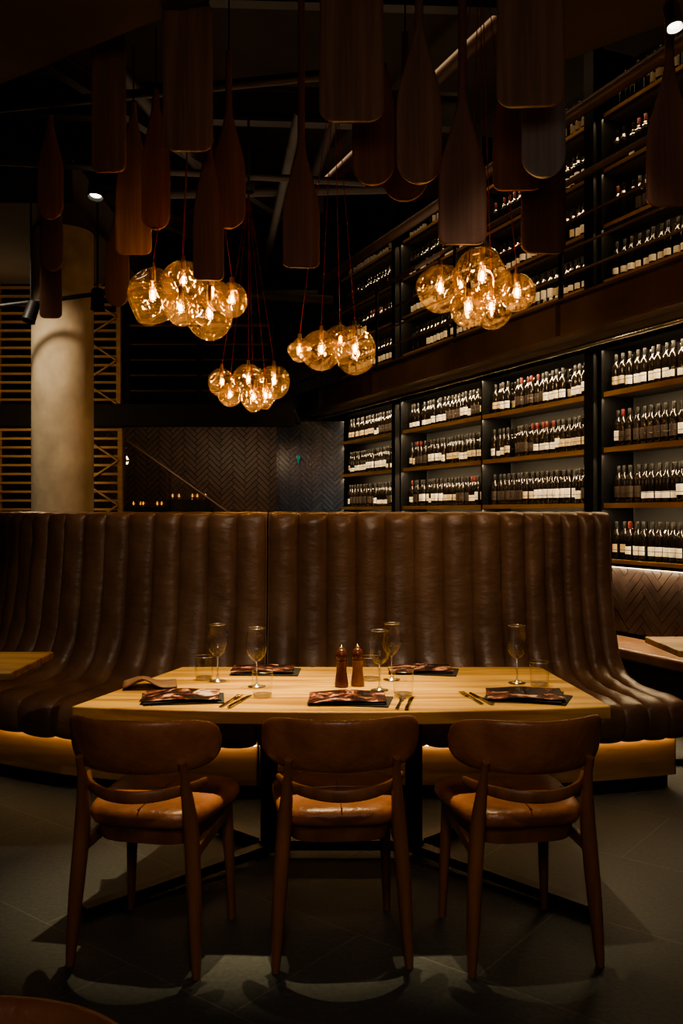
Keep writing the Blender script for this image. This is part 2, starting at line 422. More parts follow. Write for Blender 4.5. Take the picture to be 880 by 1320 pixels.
top(st.obj('wine_bottles',['bottle','label2','cap_red','label']),'further rows of dark wine bottles filling the racks','wine bottles',None,'stuff')

# walkway
ww = empty('walkway', W(2.2,0,0), WR)
MB().box((0,.60,2.80),(9.2,.40,.03)).obj('deck','ceil2',ww)
MB().box((0,.76,2.94),(9.2,.025,.28)).box((0,.78,3.08),(9.2,.13,.022)).box((0,.78,2.79),(9.2,.13,.022)).obj('girder','girder',ww,bevel=.003)
for x in (-3.2,-1.7,0,1.83,3.6):
    MB().box((x,.79,2.935),(.02,.06,.26)).obj('stiffener_plate','girder',ww)
top(ww,'rust brown steel girder walkway in front of the wine racks','walkway')
hr = empty('walkway_railing', W(2.2,0,3.095), WR)
for z,r in ((.20,.012),(.40,.012),(.62,.012),(.93,.026)):
    MB().tube([(-4.6,.74,z),(4.6,.74,z)],r,8).obj('rail','girder',hr)
for x in (-3.2,-1.7,0,1.83,3.6):
    MB().box((x,.76,.47),(.05,.014,.94)).obj('baluster','black',hr)
top(hr,'black steel walkway handrail with thin horizontal bars','railing')
for o_,z,r in ((1.0,4.35,.05),(1.25,5.3,.07),(.66,2.72,.022)):
    pp = MB().tube([(-2.6,o_,z),(6.2,o_,z)],r,12).obj('service_pipe','girder' if r>.03 else 'chrome',loc=O,rz=WR)
    top(pp,'long steel service pipe running beside the wine racks','pipe','service pipes')

# ------------------------------------------------------------------ concrete column
c = MB().lathe([(.272,0),(.272,3.95)],(0,0,0),48).obj('concrete_column','concrete',loc=(-2.53,8.1,0),sharp=60)
top(c,'round raw concrete column rising behind the banquette','column')
struct(MB().box((-3.9,8.6,4.13),(3.4,2.6,.36)).obj('ceiling_bulkhead','ceil'))
def slab(name, pts, z0, z1, m):
    n = len(pts); mb = MB()
    mb.add([(x,y,z0) for x,y in pts]+[(x,y,z1) for x,y in pts],
        [tuple(range(n)),tuple(range(n,2*n))]+[(i,(i+1)%n,(i+1)%n+n,i+n) for i in range(n)])
    return struct(mb.obj(name,m))
slab('ceiling_soffit',[(-5.5,7.6),(-.41,4.32),(1.2,3.29),(1.2,-1.4),(-5.5,-1.4)],4.0,4.3,'ceil')
slab('ceiling_soffit_grey',[(1.25,6.2),(3.1,4.6),(3.6,3.0),(3.6,-1.4),(1.25,-1.4)],4.45,4.7,'ceil2')
for i,(a,b,w,h) in enumerate((((-4.5,7.2,4.95),(1.0,7.6,4.95),.12,.26),((-4.5,9.6,5.0),(-.2,9.9,5.0),.12,.26),((-4.5,5.9,5.1),(1.4,6.2,5.1),.1,.2),((-2.2,6,4.7),(-.2,10.5,4.7),.08,.14),((-3.4,6.6,4.55),(-.9,11.0,4.55),.08,.14),((-3.2,11.6,4.75),(-.9,8.6,4.75),.07,.12))):
    o = MB().beam(a,b,w,h*.12).beam((a[0],a[1],a[2]-h),(b[0],b[1],b[2]-h),w,h*.12).beam((a[0],a[1],a[2]-h/2),(b[0],b[1],b[2]-h/2),.015,h).obj('roof_beam','pipe')
    top(o,'dark steel I-section roof beam','beam','roof beams')
for i,(a,b,r) in enumerate((((-4,8.5,4.4),(.6,8.2,4.4),.05),((-4,10.9,4.1),(-.3,11.1,4.1),.09),((-1.6,6.4,4.6),(-.7,12,4.6),.06),((-3.0,6.9,4.15),(.2,7.4,4.15),.03),((-.3,6.4,4.3),(-.9,10.5,4.3),.04),((-2.2,9.0,3.7),(-.1,9.6,3.7),.05),((-2.6,6.6,4.4),(.3,6.0,4.4),.035),((.1,6.5,4.7),(-.4,9.5,4.7),.05))):
    top(MB().tube([a,b],r,12).obj('ceiling_pipe','pipe'),'exposed round ceiling pipe','pipe','ceiling pipes')

# ------------------------------------------------------------------ slatted screens
def screen(x0,x1,y,z0,z1,label,diag=True):
    e = empty('slatted_screen',((x0+x1)/2,y,z0)); w=x1-x0; h=z1-z0
    for x in [-w/2,-w/2+.42,w/2-.42,w/2]: MB().box((x,0,h/2),(.05,.07,h)).obj('upright','slat',e)
    s=MB(); z=.05
    while z<h: s.box((0,.0,z),(w,.05,.026)); z+=.10
    s.obj('slats','slat',e)
    if diag:
        for xx in (-w/2+.02,w/2-.40):
            d=MB(); z=0.; k=0
            while z+.25<h:
                a,b=(xx,xx+.38) if k%2 else (xx+.38,xx)
                d.beam((a,-.04,z),(b,-.04,z+.25),.02,.02)
                z+=.25;k+=1
            d.obj('diagonal_brace','slat',e)
    return top(e,label,'screen','slatted timber screens')
screen(-4.4,-2.58,10.35,2.672,4.36,'warm timber slatted screen above the balcony edge')
screen(-4.3,-2.50,10.1,.0,2.36,'open timber lattice screen with horizontal slats')
sb = empty('stair_balustrade',(-2.0,11.4,0))
MB().add([(-.75,0,.3),(1.6,0,-.0),(1.6,0,.65),(-.75,0,2.32)],[(0,1,2,3)]).obj('glass_panel','pane',sb)
MB().tube([(-.75,0,2.34),(1.6,0,.67)],.014,8).obj('handrail','girder',sb)
MB().beam((-.75,0,1.3),(1.6,0,-.15),.06,.28).obj('stringer','black',sb)
top(sb,'sloping stair balustrade with glass panel and slim handrail','balustrade')
ld = MB().box((-.1,0,.74),(1.3,.22,1.48)).box((.25,-.12,.79),(.55,.12,1.58)).obj('reflection_ledge','blackmat',loc=(-2.25,11.8,0))  # block added only to hold up the painted lamp reflections
top(ld,'low black stepped ledge added to carry the painted lamp reflections','ledge')
for i,(dx,dy,dz) in enumerate(((-.50,0,0),(-.41,.03,0),(-.36,-.05,0),(-.19,.02,0),(-.12,-.04,0),(.04,-.12,.1),(.12,-.10,.1),(.30,-.13,.1),(.36,-.10,.1),(.47,-.12,.1))):
    t = empty('lamp_reflection',(-2.25+dx,11.8+dy,1.481+dz))  # added glowing shapes standing in for lamp reflections in the glass panel
    MB().lathe([(0,0),(.028,0),(.032,.07),(.029,.07),(.026,.01),(0,.01)],n=16).obj('glint_cup','amber',t)
    MB().lathe([(0,.03),(.009,.038),(.012,.05),(.006,.07),(0,.08)],n=10).obj('glint','glint',t)
    top(t,'small added glowing shape standing in for a lamp reflection in the stair glass','painted reflection','painted lamp reflections in the stair glass')
top(MB().box((0,0,0),(.05,.02,.05)).box((0,-.0,-.04),(.016,.03,.09)).obj('exit_glint',['exit'],loc=(-.60,12.4,2.18)),'small glowing green glint painted for an exit reflection on the tiled wall','painted glint')  # glowing piece standing in for a green reflection on the tiles

# ------------------------------------------------------------------ banquette
flR = [(.161,a) for a in (0,0,0,1,1,1,2,3)] + [(.132,6),(.116,9),(.106,12),(.104,14),(.100,16),(.104,18)]
flL = [(.161,-min(2+4.3*i,52)) for i in range(19)]
P0 = Vector((-.41,5.0))
def boundary(fl, sgn):
    p=P0.copy()+Vector((.008*sgn,0))
    pts=[p.copy()]; an=[0]
    for i,(w,a) in enumerate(fl):
        d=Vector((math.cos(R(a)),math.sin(R(a))))*sgn
        p=p+d*w; pts.append(p.copy())
        nx = fl[i+1][1] if i+1<len(fl) else a
        an.append((a+nx)/2)
    return pts,an
def samples(fl,sgn,m):
    pts,an=boundary(fl,sgn); out=[]
    for i in range(len(pts)-1):
        for k in range(m):
            f=k/m
            if m>6: f=.5-.5*math.cos(math.pi*f)*(.5+.5*abs(math.cos(math.pi*f)))
            a=an[i]*(1-f)+an[i+1]*f
            out.append((pts[i].lerp(pts[i+1],f),a,f))
    out.append((pts[-1],an[-1],0.)); return out
bprof = catmull([(-.10,1.34),(-.095,1.40),(-.07,1.416),(-.01,1.417),(.022,1.405),(.034,1.375),(.040,1.30),(.05,1.10),(.07,.88),(.10,.70),(.15,.57),(.23,.495),(.34,.468),(.48,.468),(.60,.468),(.675,.452),(.71,.41),(.712,.35),(.695,.30),(.66,.285)],4)
def sweep(sm, section, bulge=0, seed=0):
    rg=[]; fi=0; rnd=random.Random(seed); ph=[rnd.uniform(0,6) for _ in range(60)]; am=[rnd.uniform(.75,1.15) for _ in range(60)]
    for (p,a,f) in sm:
        if f==0.: fi+=1
        n=Vector((math.sin(R(a)),-math.cos(R(a)))); b0=bulge*am[fi]*(1-abs(2*f-1)**2.4)**.72
        ring=[]
        for i,(o_,z) in enumerate(section):
            if bulge:
                g=min(1,max(.10,(i-13)/9))
                if i>46: g*=max(.40,1-(i-46)/20)
                b=b0*g*(1+.13*math.sin(i*.55+ph[fi])+.07*math.sin(i*1.3+ph[fi]*2+3*f))
                q0=section[max(i-1,0)]; q1=section[min(i+1,len(section)-1)]
                tx,tz=q1[0]-q0[0],q1[1]-q0[1]; l=math.hypot(tx,tz) or 1
                oo=o_-tz/l*b; zz=z+tx/l*b
            else: oo,zz=o_,z
            ring.append((p.x+n.x*oo,p.y+n.y*oo,zz))
        rg.append(ring)
    return rg
def banquette(fl,sgn,label):
    e=empty('banquette',(0,0,0))
    sm=samples(fl,sgn,12); sc=samples(fl,sgn,3)
    MB().rings(sweep(sm,bprof,.038,3+sgn),cap=False,closed=False).obj('upholstery','leather',e,sharp=50)
    MB().rings(sweep(sc,[(.60,.30),(.60,.07),(.57,.07),(.57,.30)]),closed=True).obj('base_panel','oak_dim',e)
    MB().rings(sweep(sc,[(.54,.08),(.54,.0),(.50,.0),(.50,.08)]),closed=True).obj('plinth','blackmat',e)
    MB().rings(sweep(sc,[(-.11,1.38),(-.11,.0),(-.13,.0),(-.13,1.38)]),closed=True).obj('back_panel','leather',e)
    MB().rings(sweep(sc,[(.613,.270),(.621,.270),(.621,.278),(.613,.278)]),closed=True).obj('light_strip','led',e)
    for k in (0,-1):
        p,a,_=sm[k]; n=Vector((math.sin(R(a)),-math.cos(R(a)))); t=Vector((math.cos(R(a)),math.sin(R(a))))*.004
        poly=[q for q in bprof]+[(.60,.285),(.60,.07),(-.11,.07),(-.11,1.34)]
        vs=[(p.x+n.x*o_+s*t.x,p.y+n.y*o_+s*t.y,z) for s in (-1,1) for o_,z in poly]; m=len(poly)
        MB().add(vs,[tuple(range(m)),tuple(range(m,2*m))]+[(i,(i+1)%m,(i+1)%m+m,i+m) for i in range(m)]).obj('end_panel','leather',e)
    return top(e,label,'banquette','curved banquette sections')
banquette(flR,1,'brown leather channel-tufted curved banquette behind the set table')
banquette(flL,-1,'brown leather channel-tufted banquette section curving away')

# ------------------------------------------------------------------ dining table
T = empty('dining_table',(0,3.45,0))
outl=[]
for i in range(25):
    t=-1+2*i/24; outl.append((.93*t,-.375-.085*(1-t*t)))
outl += [(.86,.41),(-.69,.41)]
mb=MB(); n=len(outl)
mb.add([(x,y,.705) for x,y in outl]+[(x,y,.75) for x,y in outl],[tuple(range(n)),tuple(range(n,2*n))]+[(i,(i+1)%n,(i+1)%n+n,i+n) for i in range(n)])
mb.obj('table_top','oak',T,bevel=.005)
for sx in (-1,1):
    MB().lathe([(.036,.03),(.036,.69)],(sx*.30,.25,0),20).box((sx*.30,.25,.695),(.34,.34,.014)).obj('pedestal','black',T)
    MB().beam((sx*.28,.25,.04),(sx*.90,-.33,.022),.05,.035).beam((sx*.28,.25,.04),(sx*.62,.60,.022),.05,.035).obj('foot','black',T)
MB().beam((-.34,.25,.045),(.34,.25,.045),.05,.04).obj('cross_bar','black',T)
top(T,'light oak dining table on black steel pedestal base, set for dinner','table')

def side_table(x0,x1,y0,y1,z,label):
    e=empty('side_table',((x0+x1)/2,(y0+y1)/2,0)); w=x1-x0;d=y1-y0
    MB().box((0,0,z-.018),(w,d,.036)).obj('table_top','oak',e,bevel=.006)
    MB().lathe([(.03,.03),(.03,z-.036)],n=16).obj('pedestal','black',e)
    MB().beam((-w*.35,0,.02),(w*.35,0,.02),.05,.03).beam((0,-d*.35,.02),(0,d*.35,.02),.05,.03).obj('foot','black',e)
    return top(e,label,'table','neighbouring tables')
side_table(-2.9,-1.38,3.72,4.28,.75,'neighbouring oak table beside the curved banquette')
side_table(1.80,2.30,4.75,5.3,.68,'neighbouring oak table past the banquette end')

# ------------------------------------------------------------------ chairs
def make_chair():
    e=empty('dining_chair')
    def sering(w,d,y,z,k=4.2,n=44):
        r=[]
        for i in range(n):
            t=2*math.pi*i/n; c,s=math.cos(t),math.sin(t)
            x=math.copysign(abs(c)**(2/k),c)*w; yy=math.copysign(abs(s)**(2/k),s)*d
            x*= 1+.10*(yy/d)
            r.append((x,yy+y,z))
        return r
    rg=[sering(.19,.20,.03,.425),sering(.207,.215,.03,.43),sering(.215,.223,.03,.447),sering(.213,.221,.03,.467),sering(.203,.211,.03,.479),sering(.18,.19,.03,.486),sering(.12,.13,.03,.489),sering(.05,.05,.03,.490)]
    seat=MB().rings(rg).obj('seat','leather_chair',e,sharp=60)
    MB().tube([(-.0,-.185,.487),(-.0,.05,.492),(0,.235,.483)],.0022,6).obj('seam','walnut',seat)
    MB().tube([(-.19,.03,.484),(0,.03,.492),(.19,.03,.484)],.0022,6).obj('seam','walnut',seat)
    MB().rings([sering(.178,.185,.02,.375),sering(.185,.192,.02,.40),sering(.19,.197,.02,.427)]).obj('seat_frame','walnut',e)
    for sx in (-1,1):
        pts=catmull([(sx*.208,-.225,0),(sx*.197,-.210,.2),(sx*.182,-.195,.42),(sx*.172,-.210,.55),(sx*.168,-.240,.66)],4)
        m=len(pts)-1
        MB().tube(pts,[.0125+.0115*math.sin(math.pi*min(1,(i/m)*1.15))**.9 if i>0 else .0125 for i in range(m+1)],12,flat=1.15).obj('leg','walnut',e)
        pts=catmull([(sx*.188,.185,0),(sx*.182,.178,.2),(sx*.172,.165,.42)],4); m=len(pts)-1
        MB().tube(pts,[.0125+.0105*(i/m) for i in range(m+1)],12,flat=1.1).obj('leg','walnut',e)
        MB().beam((sx*.186,-.20,.36),(sx*.176,.165,.385),.02,.04).obj('side_stretcher','walnut',e,bevel=.005)
    rg=[]
    for i in range(25):
        u=-1+2*i/24; a=u*1.05
        x=.200*math.sin(a)/math.sin(1.05); y=-.272+.16*(1-math.cos(a))/(1-math.cos(1.05)); z=.553+.016*u*u
        nx=math.sin(a)*.8; ny=-math.cos(a); l=math.hypot(nx,ny); nx/=l; ny/=l
        hh=.018*(1-.35*u*u); tt=.009
        rg.append([(x+nx*tt*cx,y+ny*tt*cx,z+hh*cz) for cx,cz in ((-.6,-1),(.6,-1),(1,-.6),(1,.6),(.6,1),(-.6,1),(-1,.6),(-1,-.6))])
    MB().rings(rg).obj('back_rail','walnut',e,sharp=50)
    rg=[]; NU=44; NV=20
    for i in range(NU+1):
        u=-1+2*i/NU; uu=u*.9995; a=uu*1.2
        x=.250*math.sin(a)/math.sin(1.2); y=-.270+.160*(1-math.cos(a))/(1-math.cos(1.2))
        f=(1-abs(uu)**4.4)**.45
        hh=.086*f; tt=.018*(1-abs(uu)**8)**.5+.0005
        z=.702+.006*uu*uu
        nx=math.sin(a)*.75; ny=-math.cos(a); l=math.hypot(nx,ny); nx/=l; ny/=l
        r=[]
        for k in range(NV):
            t=2*math.pi*k/NV; c,s=math.cos(t),math.sin(t)
            cx=math.copysign(abs(c)**.75,c); cz=math.copysign(abs(s)**.62,s)
            lean=-.035*(cz*hh/.092)*.6
            r.append((x+nx*tt*cx,y+ny*tt*cx+lean,z+hh*cz))
        rg.append(r)
    MB().rings(rg).obj('backrest','leather_chair',e,sharp=0)
    return e
ch=make_chair()
ch.location=(-.603,2.975,0); ch.rotation_euler=(0,0,R(-11))
grp='dining chairs at the table'
top(ch,'brown leather dining chair with curved padded backrest, turned slightly','chair',grp)
c2=dup(ch,(-.012,2.99,0),R(4)); c2['label']='brown leather dining chair with curved padded backrest, tucked at table middle'
c3=dup(ch,(.568,2.98,0),R(9)); c3['label']='brown leather dining chair with curved padded backrest, angled inward'
c4=dup(ch,(-.455,.875,0),R(180)); c4['label']='brown leather dining chair at a neighbouring place, only its backrest seen'

# ------------------------------------------------------------------ tableware
TZ=.751
body=MB().lathe([(.0035,.090),(.006,.096),(.019,.104),(.033,.120),(.0425,.146),(.0420,.172),(.0375,.200),(.0332,.224)],n=48,cap=False)
body.lathe([(.0,.0),(.034,.0),(.034,.0018),(.012,.005),(.0045,.014),(.0035,.03),(.0035,.094),(.0,.096)],n=32,mi=1)
body.lathe([(.0326,.2235),(.0332,.2228),(.0339,.2235),(.0339,.2248),(.0332,.2255),(.0326,.2248),(.0326,.2235)],n=48,mi=1,cap=False)
body=body.obj('wine_glass',['glass','glass_edge'],sharp=0)
wgs=[(-.49,3.53),(-.325,3.42),(.143,3.35),(.20,3.56),(.686,3.49)]
for i,(x,y) in enumerate(wgs):
    o=body if i==0 else dup(body)
    o.location=(x,y,TZ); top(o,'clear long-stemmed wine glass standing on the oak table','wine glass','wine glasses on the table')
tb=MB().lathe([(.034,.004),(.0385,.092)],n=48,cap=False)
tb.lathe([(.0,.0),(.033,.0),(.034,.003),(.0342,.010),(.0,.012)],n=32,mi=1)
tb.lathe([(.0375,.0915),(.0385,.0908),(.0393,.0918),(.0390,.0930),(.0378,.0930),(.0375,.0915)],n=48,mi=1,cap=False)
tb=tb.obj('water_tumbler',['glass','glass_edge'],sharp=50)
for i,(x,y) in enumerate([(-.55,3.57),(-.287,3.24),(.225,3.25),(.115,3.56),(.763,3.44)]):
    o=tb if i==0 else dup(tb)
    o.location=(x,y,TZ); top(o,'short clear glass water tumbler on the oak table','tumbler','water tumblers on the table')
for i,(x,y,m) in enumerate([(.0,3.42,'pepper'),(.062,3.44,'salt')]):
    e=empty('pepper_grinder',(x,y,TZ))
    MB().lathe([(0,0),(.026,0),(.0265,.01),(.024,.03),(.0195,.06),(.0205,.09),(.022,.10),(0,.101)],n=24).obj('body',m,e,sharp=50)
    MB().lathe([(0,.101),(.020,.102),(.0225,.112),(.0225,.124),(.017,.138),(.008,.146),(0,.147)],n=24).obj('head','pepper',e,sharp=50)
    MB().lathe([(0,.146),(.006,.147),(.008,.153),(.005,.160),(0,.162)],n=16).obj('knob','chrome',e)
    top(e,'dark red-brown turned wooden pepper grinder' if i==0 else 'brown turned wooden salt grinder beside its pair','grinder','grinders on the table')
def menu(x,y,rz,w=.27,d=.19,lift=.014,skew=8):
    e=empty('menu_booklet',(x,y,TZ+.0045),R(rz))
    def sheet(off,l,rot):
        rg=[]
        for i in range(13):
            u=i/12; xx=-w/2+w*u; z=.002+off+l*math.sin(math.pi*u)**2*.5 + l*max(0,u-.6)**2*2
            rg.append([(xx,-d/2,z),(xx,d/2,z),(xx,d/2,z+.0012),(xx,-d/2,z+.0012)])
        mb=MB().rings(rg); rm=Matrix.Rotation(R(rot),3,'Z'); mb.v=[tuple(rm@Vector(v)) for v in mb.v]; return mb
    sheet(0,lift*.3,0).obj('back_cover','napkin',e)
    sheet(.004,lift,skew).obj('front_cover','menu',e)
    top(e,'dark printed menu booklet with a red-brown food photograph','menu','menus on the table')
menus=[(-.575,3.20,14,.27,.19,.014,-9),(.02,3.17,-3,.27,.19,.016,4),(.66,3.22,-16,.27,.20,.018,9),(-.33,3.74,4,.26,.17,.012,-5),(.33,3.75,-5,.26,.17,.012,6)]
for q in menus: menu(*q)
def napkin(x,y,rz,w,d):
    rg=[]
    for i in range(9):
        u=i/8; xx=-w/2+w*u; z=.001+.0015*math.sin(u*9)**2
        rg.append([(xx,-d/2,.0),(xx,d/2,.0),(xx,d/2,z+.002),(xx,-d/2,z+.002)])
    top(MB().rings(rg).obj('napkin','napkin',loc=(x,y,TZ),rz=R(rz)),'folded black cloth napkin under the menu','napkin','black napkins')
for q in menus: napkin(q[0]+.03,q[1]-.015,q[2]-6,.25,.17)
def fork(x,y,rz):
    mb=MB().rings([[(-w,yy,z),(w,yy,z),(w,yy,z+.002),(-w,yy,z+.002)] for (w,yy,z) in ((.006,-.10,.001),(.0065,-.08,.001),(.003,-.01,.004),(.0028,.03,.006),(.010,.05,.003),(.011,.062,.002))])
    for k in (-1.5,-.5,.5,1.5): mb.beam((k*.0062,.06,.003),(k*.0062,.098,.006),.0028,.0018)
    top(mb.obj('fork','steel',loc=(x,y,TZ+.0005),rz=R(rz)),'stainless steel table fork beside the menu','fork','forks on the table')
def knife(x,y,rz):
    mb=MB().rings([[(-w,yy,.001),(w2,yy,.001),(w2,yy,.001+h),(-w,yy,.001+h)] for (w,w2,yy,h) in ((.006,.006,-.11,.005),(.007,.007,-.09,.006),(.005,.005,-.01,.005),(.008,.006,.0,.002),(.010,.006,.05,.0018),(.007,.006,.09,.0015),(-.003,.006,.11,.0012))])
    top(mb.obj('knife','steel',loc=(x,y,TZ+.0005),rz=R(rz)),'stainless steel table knife beside the menu','knife','knives on the table')
for x,y,r in ((-.39,3.15,-14),(.205,3.12,-10),(.465,3.20,14)):
    fork(x,y,r); knife(x+.033,y-.003,r)
rg=[]
for i in range(15):
    u=i/14; ring=[]
    for j in range(9):
        v=j/8; xx=-.10+.20*u; yy=-.07+.14*v-(.02*u)
        z=.004+.030*math.exp(-((u-.35)/.22)**2)*(1-.5*v)+.006*math.sin(7*v+4*u)**2
        ring.append((xx,yy,z))
    rg.append(ring)
cl=MB().rings(rg,cap=False,closed=False).obj('leather_napkin','cloth',loc=(-.735,3.43,TZ+.001),rz=R(12),sharp=0)
so=cl.modifiers.new('solid','SOLIDIFY'); so.thickness=.004; so.offset=1
top(cl,'crumpled brown leather-look napkin on the table edge','napkin')

# ------------------------------------------------------------------ hanging paddles
def paddle(x,y,zb,w,bl,style,m,ztop=4.0,rz=0):
    H=ztop-zb; rg=[]; hs=[]
    rc={'board':.22*w,'round':.5*w,'oar':.5*w,'square':.18*w}[style]
    zz=[0,.02,.06,.13,.22,.34,.48,.64,.82,1.]
    for q in zz:
        z=q*rc; hw=(w/2-rc)+math.sqrt(max(0,rc*rc-(rc-z)**2)); hs.append((z,max(hw,.004)))
    shaft=.019
    k=12
    for i in range(1,k+1):
        t=i/k; z=rc+(bl-rc)*t
        if style in('board',): hw=w/2*(1-.03*t) if t<.93 else w/2*.8
        else:
            q=max(0,(t-.35)/.65); hw=shaft+(w/2-shaft)*(0.5+0.5*math.cos(math.pi*q))
            if q==0: hw=w/2*(1-.0*t)
        hs.append((z,hw))
    if style=='board': hs.append((bl+.02,shaft+.01))
    if H>bl+.06:
        hs.append((bl+.05,shaft)); hs.append((H,shaft*.9))
    for z,hw in hs:
        th=.010 if hw>.03 else .016
        r=[]
        for j in range(20):
            t=2*math.pi*(j+.5)/20; c,s=math.cos(t),math.sin(t); e=.30 if hw>.03 else .9; e2=.35 if hw>.03 else .9
            r.append((math.copysign(abs(c)**e,c)*hw,math.copysign(abs(s)**e2,s)*min(th,hw),z))
        rg.append(r)
    o=MB().rings(rg).obj('hanging_paddle',m,loc=(x,y,zb),rz=R(rz),sharp=35)
    MB().tube([(0,0,H-.01),(0,0,H+.35)],.004,6).obj('cord','black',o)
    lab={'board':'wide wooden paddle board with rounded corners hanging from the ceiling','round':'wooden paddle with a rounded blade tip hanging overhead','oar':'slim wooden oar with narrow shaft and rounded blade hanging','square':'wooden oar with squared blade tip hanging overhead'}[style]
    if m=='paddle_sheen': lab='wooden paddle with a painted pale grey sheen and a rounded blade tip hanging overhead'
    top(o,lab,'paddle','paddles hanging from the ceiling')
PB,PR,PD='paddle_brown','paddle_red','paddle_dark'
for q in [(-1.957,6.0,3.387,.178,.70,'oar',PR),(-2.14,6.6,3.2,.166,.65,'round',PD),(-2.28,7.0,2.94,.177,.9,'board',PD),
 (-1.356,5.2,3.40,.208,.85,'board',PB),(-1.305,5.6,3.037,.229,.95,'square',PB),(-1.558,6.2,2.848,.172,.7,'round',PD),
 (-1.123,5.4,3.126,.174,.85,'round',PR),(-.792,4.6,3.28,.26,.78,'board',PB),(-.631,5.0,3.008,.187,.70,'oar',PR),
 (-.735,4.93,2.70,.172,.80,'square',PR),(-.203,4.5,2.652,.188,.66,'square',PR),(.045,4.0,3.17,.292,.8,'board',PB),
 (.157,4.4,3.03,.21,.8,'round',PR),(.342,4.8,3.09,.25,.7,'round',PD),(.348,4.0,2.89,.205,.75,'oar',PB),
 (.515,3.8,2.56,.205,.66,'square',PR),(.866,4.4,3.006,.241,.75,'square',PR),(.805,3.8,3.146,.29,.75,'board',PB),
 (.928,4.1,2.955,.2,.7,'round','paddle_sheen'),(1.04,4.6,2.752,.236,.7,'board',PD),(1.359,3.7,2.69,.19,.62,'square',PR)]:
    paddle(*q,rz=random.uniform(-6,6))

# ------------------------------------------------------------------ pendant lamps
def globe(r,seed,ey):
    rnd=random.Random(seed); bm=bmesh.new(); bmesh.ops.create_icosphere(bm,subdivisions=4,radius=r)
    dirs=[Vector((rnd.uniform(-1,1),rnd.uniform(-1,1),rnd.uniform(-1,.8))).normalized() for _ in range(9)]
    for v in bm.verts:
        d=v.co.normalized(); k=1.
        for q in dirs:
            a=d.angle(q)
            k-=.16*math.exp(-(a/.34)**2)
        v.co*=k; v.co.z*=ey
    mb=MB(); bm.verts.index_update()
    mb.add([v.co[:] for v in bm.verts],[[v.index for v in f.verts] for f in bm.faces]); bm.free()
    return mb
def pendant(x,y,z,r,canopy,ey,seed,grp):
    r*=1.15
    e=empty('pendant_lamp',(x,y,z))
    globe(r,seed,ey).obj('glass_shade','amber',e,sharp=0)
    MB().lathe([(0,r*ey*.98+.03),(.012,r*ey*.98+.03),(.015,r*ey*.9),(.015,r*ey*.55),(0,r*ey*.55)],n=16).obj('socket','brass',e)
    b=MB().lathe([(0,r*ey*.55),(.012,r*ey*.5),(.020,r*ey*.2),(.023,-.005),(.018,-.022),(0,-.028)],n=16).obj('bulb','bulb',e,sharp=0)
    f=MB()
    for k in range(4):
        a=math.pi/2*k; f.tube([(.004*math.cos(a),.004*math.sin(a),r*ey*.22),(.008*math.cos(a),.008*math.sin(a),-.010)],.0017,5)
    f.obj('filament','filament',b)
    c=Vector(canopy)-Vector((x,y,z)); s=Vector((0,0,r*ey+.02))
    MB().tube([s,s.lerp(c,.33)+Vector((0,0,-.01)),s.lerp(c,.66),c],.0024,6).obj('cord','cordred',e)
    top(e,'blown amber glass globe pendant with glowing filament bulb and red cord','pendant lamp',grp)
    l=bpy.data.lights.new('bulb','POINT'); l.energy=2.3*(r/.12)**1.3; l.shadow_soft_size=.012; l.color=(1,.60,.28)
    o=bpy.data.objects.new('bulb_light',l); COL.objects.link(o); o.location=(x,y,z-.045)
CL={'near left cluster':((-.87,5.25,4.5),[(-1.10,5.2,2.67,.13),(-.95,5.36,2.806,.112),(-.91,5.05,2.57,.088),(-.765,5.17,2.56,.118),(-.64,5.22,2.66,.080),(-.79,5.45,2.75,.09)]),
 'b':((.72,4.62,4.5),[(.508,4.6,2.57,.112),(.728,4.62,2.63,.135),(.63,4.43,2.434,.080),(.905,4.6,2.55,.083),(.805,4.80,2.52,.1)]),
 'c':((-.05,5.9,4.4),[(-.277,5.9,2.49,.072),(-.133,5.85,2.48,.125),(.09,5.9,2.49,.122),(-.01,6.13,2.59,.1)]),
 'd':((-.75,7.2,4.0),[(-.965,7.2,2.465,.098),(-.751,7.2,2.484,.12),(-.545,7.2,2.47,.113),(-.694,7.0,2.315,.085),(-.876,7.02,2.34,.085),(-.60,7.03,2.335,.080)])}
names=['large amber pendant cluster','amber pendant cluster by the wine racks','small amber pendant cluster','far amber pendant cluster']
sd=1
for gi,(k,(can,ls)) in enumerate(CL.items()):
    ce=MB().lathe([(0,0),(.045,0),(.05,.02),(.05,.05),(0,.05)],n=24).tube([(0,0,.05),(0,0,.6)],.01,8).obj('ceiling_canopy','blackmat',loc=can)
    top(ce,'round black ceiling canopy gathering the pendant cords','ceiling canopy','pendant canopies')
    for (x,y,z,r) in ls:
        sd+=1; pendant(x,y,z,r,can,random.Random(sd).uniform(.90,1.20),sd,names[gi])

# ------------------------------------------------------------------ track lights
def spot_lamp(x,y,z,tilt,rz,lit,m='black',ztop=5.7,sc=1.4):
    e=empty('track_light',(x,y,z),R(rz)); rot=Matrix.Rotation(R(tilt),3,'X')
    h=MB().lathe([(0,.07),(.03,.07),(.036,.06),(.040,-.05),(.043,-.055),(.038,-.055),(.033,-.03),(0,-.03)],n=24)
    h.v=[tuple(rot@Vector(v)*sc) for v in h.v]; h.obj('housing',m,e)
    l=MB().lathe([(0,-.034),(.030,-.034),(.028,-.040),(0,-.046)],n=20); l.v=[tuple(rot@Vector(v)*sc) for v in l.v]; l.obj('lens','lens' if lit else 'black',e)
    MB().tube([(0,0,.03),(0,.0,.14),(0,0,ztop-z)],.008,8).obj('stem',m,e)
    top(e,'black cylinder track spotlight' if m=='black' else 'chrome-rimmed ceiling spotlight, lit','spotlight','ceiling spotlights')
spot_lamp(-1.51,5.5,3.42,-12,-10,True,sc=1.25)
